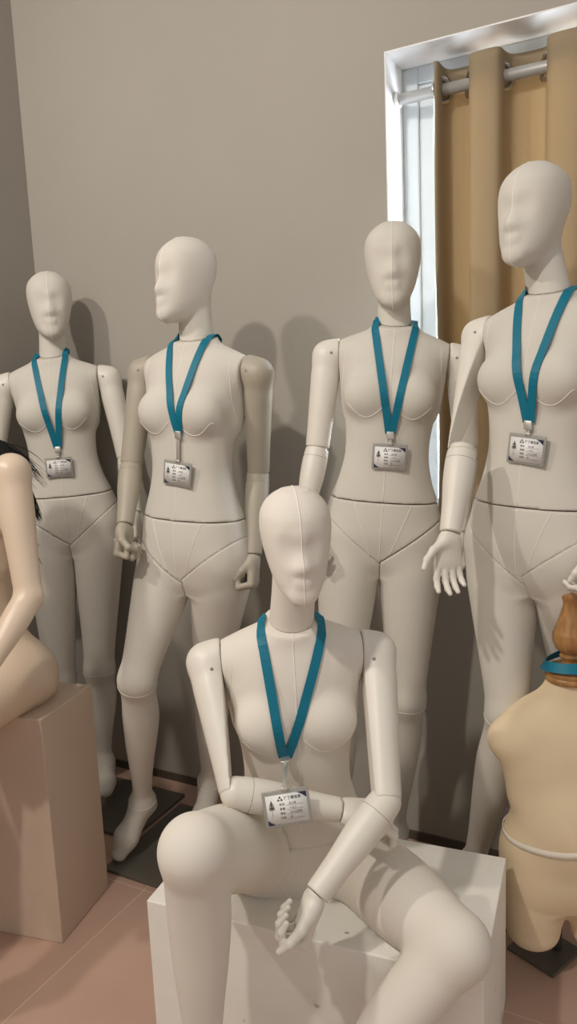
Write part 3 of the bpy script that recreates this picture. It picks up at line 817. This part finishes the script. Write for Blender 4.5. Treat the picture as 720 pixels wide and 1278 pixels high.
# 4: right, nearest of the standing ones
r4, tf4 = mannequin('white fabric mannequin at the right before the tan curtain, one hand hanging open', at(663, 712, 1.74), at(683, 372, 1.74), -44, at(669, 335, 1.74)+V(0, .02, .005), -48,
    [(J(634, 890, 1.74), V(.46, 1.88, .14), V(.43, 1.79, .015), (-.5, -1, 0)), (J(722, 890, 1.82), V(.62, 1.95, .14), V(.59, 1.87, .015), (-.5, -1, 0))],
    [(J(576, 562, 1.70), J(562, 665, 1.62), V(-.1, -.1, -1), V(.2, -1, .1), V(-1, .1, 0), 'open', .80),
     (V(.765, 1.655, 1.25), V(.668, 1.60, 1.068), V(-.2, -.15, -1), V(-.6, .6, 0), V(-.5, -.8, 0), 'loose', .85)],
    M_WHITE, M_FAB, (-.049, .049, .607, at(642, 528, 1.62), at(639, 563, 1.62), -4, 'teal lanyard and card on the mannequin before the tan curtain'),
    plate=((.53, 1.90), .15, .10, -28))
MB().box(tf4.w((.004, -.01, -.035)), .008, .006, .006, tf4.A, .001).build('support_socket', M_SCREW, r4)
# seated one
mannequin('seated white fabric mannequin with crossed forearms and knees apart on the low podium', (-.006, 1.545, .345), (-.004, 1.478, .945), 3, (.012, 1.43, 1.036), 7,
    [(J(243, 1062, 1.19), V(-.20, 1.24, .15), V(-.20, 1.10, .02), (-.1, -1, 0)), (V(.268, 1.225, .425), V(-.03, 1.13, .12), V(-.06, 1.0, .02), (.2, -1, .3))],
    [(V(-.122, 1.345, .672), V(.075, 1.372, .612), V(1, -.05, -.15), V(0, .3, -1), V(0, -1, -.2), 'loose'),
     (V(.158, 1.325, .652), V(.022, 1.235, .532), V(-.42, -.05, -1), V(-1, -.15, .42), V(0, -1, .1), 'curl', .92)],
    M_WHITE, M_FAB2, (-.058, .058, .607, at(359, 974, 1.34), at(359, 1014, 1.30), 6, 'teal lanyard and card on the seated mannequin'),
    seated=True, headtilt=6, hscale=.93, legcut=[(-.10, -.12, .0), (.10, -.12, .0)])

# ------------------------------------------------------------------ realistic seated mannequin at the left edge
def skin_mannequin():
    C = V(-.805, 1.965, .625); N = V(-.845, 1.93, 1.235); s = .98
    tf = frame(C, -38, N-C, s)
    root = thing('mannequin', 'skin-coloured nude seated mannequin with long black hair on the beige podium', 'mannequin', (C[0], C[1], .628))
    hf = frame(N+V(-.01, -.02, .085), -45, (0, 0, 1), .98)
    P = head_prims(hf)+torso_prims(tf, True)
    P.append(p_limb(tf.w((0, .026, .58)), hf.w((0, .02, .06)), (.047, .043), .025))
    for sx, kn, an in ((-1, V(-1.05, 1.66, .66), V(-1.06, 1.60, .22)), (1, V(-.90, 1.52, .65), V(-.92, 1.50, .20))):
        hip = tf.w((sx*.088, .02, .085))
        P += leg_prims(hip, kn, an, an+V(-.06, -.12, -.10), V(-.5, -1, 0), 1, 1.02)
    for sx, sh, el, wr in ((-1, None, V(-1.0, 1.86, .96), V(-.99, 1.68, .83)), (1, at(14, 590, 1.88), at(36, 745, 1.80), at(-22, 845, 1.66))):
        if sh is None: sh = tf.w((sx*.165, .028, .52))
        P.append(p_limb(tf.w((sx*.12, .03, .54)), sh, (.038, .044), .04))
        P.append(p_limb(sh, el, [(0, .044), (.3, .043), (.7, .036), (1, .033)], .02))
        P.append(p_limb(el, wr, [(0, .033), (.25, .034), (.7, .026), (1, .021)], .012))
        P += hand_prims(wr, wr-el, V(-.1, .2, -1), V(-.6, -.8, .2), 'loose', .95)
    G = Grid(P, .0042); F = G.ev(P)
    o, g = G.build(F, 'body', M_SKIN, root)
    # long hair: cap and many strands falling behind the shoulder
    m = MB(); r2 = random.Random(3)
    hc = hf.w((0, .01, .13))
    for k in range(420):
        a = r2.uniform(-2.6, 2.6)+math.pi/2; e = r2.uniform(.1, 1.45)
        d0 = hf.d((math.cos(a)*math.cos(e), math.sin(a)*math.cos(e), math.sin(e)))
        st = hc+d0*np.array([.084, .098, .10]) ; out = hf.d((math.cos(a), math.sin(a), 0))
        pts = [st]; ln = r2.uniform(.78, 1.12)
        bx = hc+out*np.array([.088, .10, 0])*r2.uniform(.95, 1.08); bx[2] = hc[2]-.04
        # end points fan behind the shoulder
        fan = r2.uniform(-.12, .15)
        e1 = tf.w((out@tf.A[0]*.05+fan*.2-.03, max(.06, out@tf.A[1]*.12)+.05, .52)); e2 = tf.w((-.04+fan*.6+out@tf.A[0]*.03, .135+r2.uniform(-.01, .035), .52-.17*ln+r2.uniform(-.04, .02)))
        pts += [bx, e1, (e1+e2)/2+V(r2.uniform(-.01, .01), 0, 0), e2]
        Q = []
        pp = [pts[0]]+pts+[pts[-1]]
        for i in range(1, len(pp)-2):
            for u in np.linspace(0, 1, 5)[:-1]:
                p0, p1, p2, p3 = pp[i-1:i+3]; Q.append(.5*((2*p1)+(-p0+p2)*u+(2*p0-5*p1+4*p2-p3)*u*u+(-p0+3*p1-3*p2+p3)*u**3))
        Q.append(pts[-1])
        m.tube(Q, [.0034]*(len(Q)-4)+[.0026, .0018, .001, .0004], 4, False)
    # strands lying over the back of the shoulder, sticking out past the arm
    for k in range(520):
        q = r2.random(); st = at(-14+r2.uniform(-16, 14), 556+r2.uniform(-8, 10), 1.965)
        if k % 7 == 0: e = at(24+36*q, 580+r2.random()*30, 1.985)
        else: e = at(20+30*q+r2.uniform(-3, 4), 588+68*q+r2.uniform(-12, 2), 1.985+r2.uniform(-.015, .01))
        mid = (st+e)/2+V(.020, 0, .034)*r2.uniform(.7, 1.15)*(.5+.5*q)
        Q = [st*(1-u)**2+mid*2*u*(1-u)+e*u*u for u in np.linspace(0, 1, 9)]
        m.tube(Q, [.0016, .0016, .0016, .0014, .0012, .001, .0008, .0005, .0003], 4, False)
    h = m.build('hair', M_HAIR, root)
    return root
skin_mannequin()

# ------------------------------------------------------------------ child dress form at the right edge
def dress_form():
    o = V(.620, 1.64, 0)
    tf = frame(o, -6, (0, 0, 1), 1.0)
    root = thing('dress_form', 'cream linen child dress form with a turned wooden neck finial', 'dress form', (o[0], o[1], 0))
    T = [(.255, .06, -.07, .07), (.275, .100, -.080, .085), (.31, .128, -.092, .095), (.36, .140, -.098, .10), (.42, .136, -.098, .092), (.48, .127, -.092, .085), (.54, .125, -.088, .08),
         (.60, .131, -.086, .08), (.66, .134, -.080, .08), (.70, .128, -.070, .078), (.735, .100, -.056, .068), (.76, .070, -.048, .056), (.785, .052, -.045, .05), (.80, .049, -.044, .048)]
    dz = -.045; T = [(z+dz, a, f, b) for z, a, f, b in T]
    P = [p_loft(tf, T, .03, 2.3)]
    for sx in (-1, 1):
        P.append(p_limb(tf.w((sx*.075, 0, .69+dz)), tf.w((sx*.142, -.005, .655+dz)), (.045, .040), .04))
        P.append(p_limb(tf.w((sx*.118, -.005, .60)), tf.w((sx*.098, 0, .48)), (.034, .030), .04))
        P.append(p_limb(tf.w((sx*.070, 0, .33)), tf.w((sx*.076, -.002, .135)), [(0, .076), (.5, .076), (1, .064)], .035))
        P.append(p_ell(tf, (sx*.05, .06, .32), (.06, .05, .06), .03))
    P.append(p_ell(tf, (0, -.055, .42), (.08, .06, .09), .05))
    G = Grid(P, .004); F = G.ev(P)
    F = np.maximum(F, G.plane(tf.w((0, 0, .752)), (0, 0, 1))); F = -smin(-F, G.plane(tf.w((0, 0, .085)), (0, 0, 1)), .03)
    b, g = G.build(F, 'body', M_LINEN, root); t = bvh([g])
    # waist tape
    ring = []
    for k in range(65):
        a = 2*math.pi*k/64; dr = tf.d((math.cos(a), math.sin(a), 0)); z = .390+.014*math.cos(a)
        h = cast(t, tf.w((0, 0, z))+dr*.4, -dr); ring.append((h[0], dr))
    vs = []
    for p, dr in ring:
        for dz_, q in ((-.008, .0002), (.008, .0002), (.008, .0020), (-.008, .0020)): vs.append(p+dr*q+V(0, 0, dz_))
    fs = [(i*4+k, i*4+(k+1) % 4, (i+1)*4+(k+1) % 4, (i+1)*4+k) for i in range(64) for k in range(4)]
    MB().add(vs, fs).build('waist_tape', M_TAPE, b)
    nb = MB().lathe(tf.w((0, 0, .749)), [(.0465, 0), (.053, .002), (.0545, .008), (.053, .014), (.050, .016), (.0535, .019), (.053, .026), (.048, .030), (.02, .032)], 48).build('neck_block', M_WOOD, root)
    pr = [(.018, 0), (.020, .004), (.017, .010), (.0165, .018), (.0215, .024), (.0225, .028), (.019, .032), (.022, .036), (.031, .046), (.037, .060), (.0385, .070), (.0375, .077), (.038, .080), (.036, .084),
          (.0315, .098), (.026, .113), (.021, .128), (.018, .142), (.0175, .152), (.020, .160), (.0225, .166), (.0225, .172), (.019, .178), (.0185, .182), (.0205, .186), (.021, .192), (.021, .206), (.019, .209), (.010, .2095)]
    MB().lathe(tf.w((0, 0, .78)), [(r*1.0, z*.98) for r, z in pr], 40).build('finial', M_WOOD, root)
    # pole and plate
    MB().tube([tf.w((0, .075, .012)), tf.w((0, .05, .30))], .011, 20).build('pole', M_BLACKP, root)
    fc = V(.588, 1.627, 0); d1 = nrm(V(-.62, .78, 0)); d2 = V(d1[1], -d1[0], 0); w = .13
    c = fc+d1*w/2+d2*w/2
    MB().box(c+V(0, 0, .005), w/2, w/2, .005, [d1, d2, V(0, 0, 1)], .0015).build('base_plate', M_BLACKP, root, False)
    # ribbon looped round the neck, its tail lying over the right side
    lan = thing('lanyard', 'teal ribbon looped around the wooden neck of the dress form', 'lanyard', tf.w((0, -.05, .80)))
    pts = []
    for k in range(49):
        a = 2*math.pi*k/48+2.6; x = math.cos(a); y = math.sin(a)
        r = .057; pts.append((tf.w((x*r, y*r*.95, .794+.009*x+.004*math.sin(2*a))), tf.d((x, y, .55))))
    vs = []
    for p, n in pts:
        n = nrm(n); upv = nrm(V(0, 0, 1)-n*n[2])
        for a_, b_ in ((-1, 0), (1, 0), (1, 1), (-1, 1)): vs.append(p+upv*.0115*a_+n*.0012*b_)
    fs = [(i*4+k, i*4+(k+1) % 4, (i+1)*4+(k+1) % 4, (i+1)*4+k) for i in range(48) for k in range(4)]
    mm = MB().add(vs, fs)
    kp = np.array([(.055, -.012, .806), (.064, -.03, .86), (.056, -.048, .925), (.036, -.060, .972), (.026, -.052, .990), (.036, -.044, .985), (.062, -.045, .935), (.074, -.045, .87), (.078, -.05, .80), (.082, -.06, .75)])
    ti = np.linspace(0, len(kp)-1, 46); L_ = [lut([(i, c) for i, c in enumerate(kp[:, j])]) for j in range(3)]
    q = [tf.w([float(np.interp(t_, L_[j][0], L_[j][1])) for j in range(3)]) for t_ in ti]
    vs = []
    for i, p in enumerate(q):
        t_ = nrm(q[min(i+1, len(q)-1)]-q[max(i-1, 0)]); n = nrm(np.cross(t_, V(.5, .8, .1))); 
        for a_, b_ in ((-1, 0), (1, 0), (1, 1), (-1, 1)): vs.append(p+n*.008*a_+nrm(np.cross(t_, n))*.0012*b_)
    mm.add(vs, [(i*4+k, i*4+(k+1) % 4, (i+1)*4+(k+1) % 4, (i+1)*4+k) for i in range(len(q)-1) for k in range(4)])
    mm.build('strap', M_BLUE, lan, False)
dress_form()
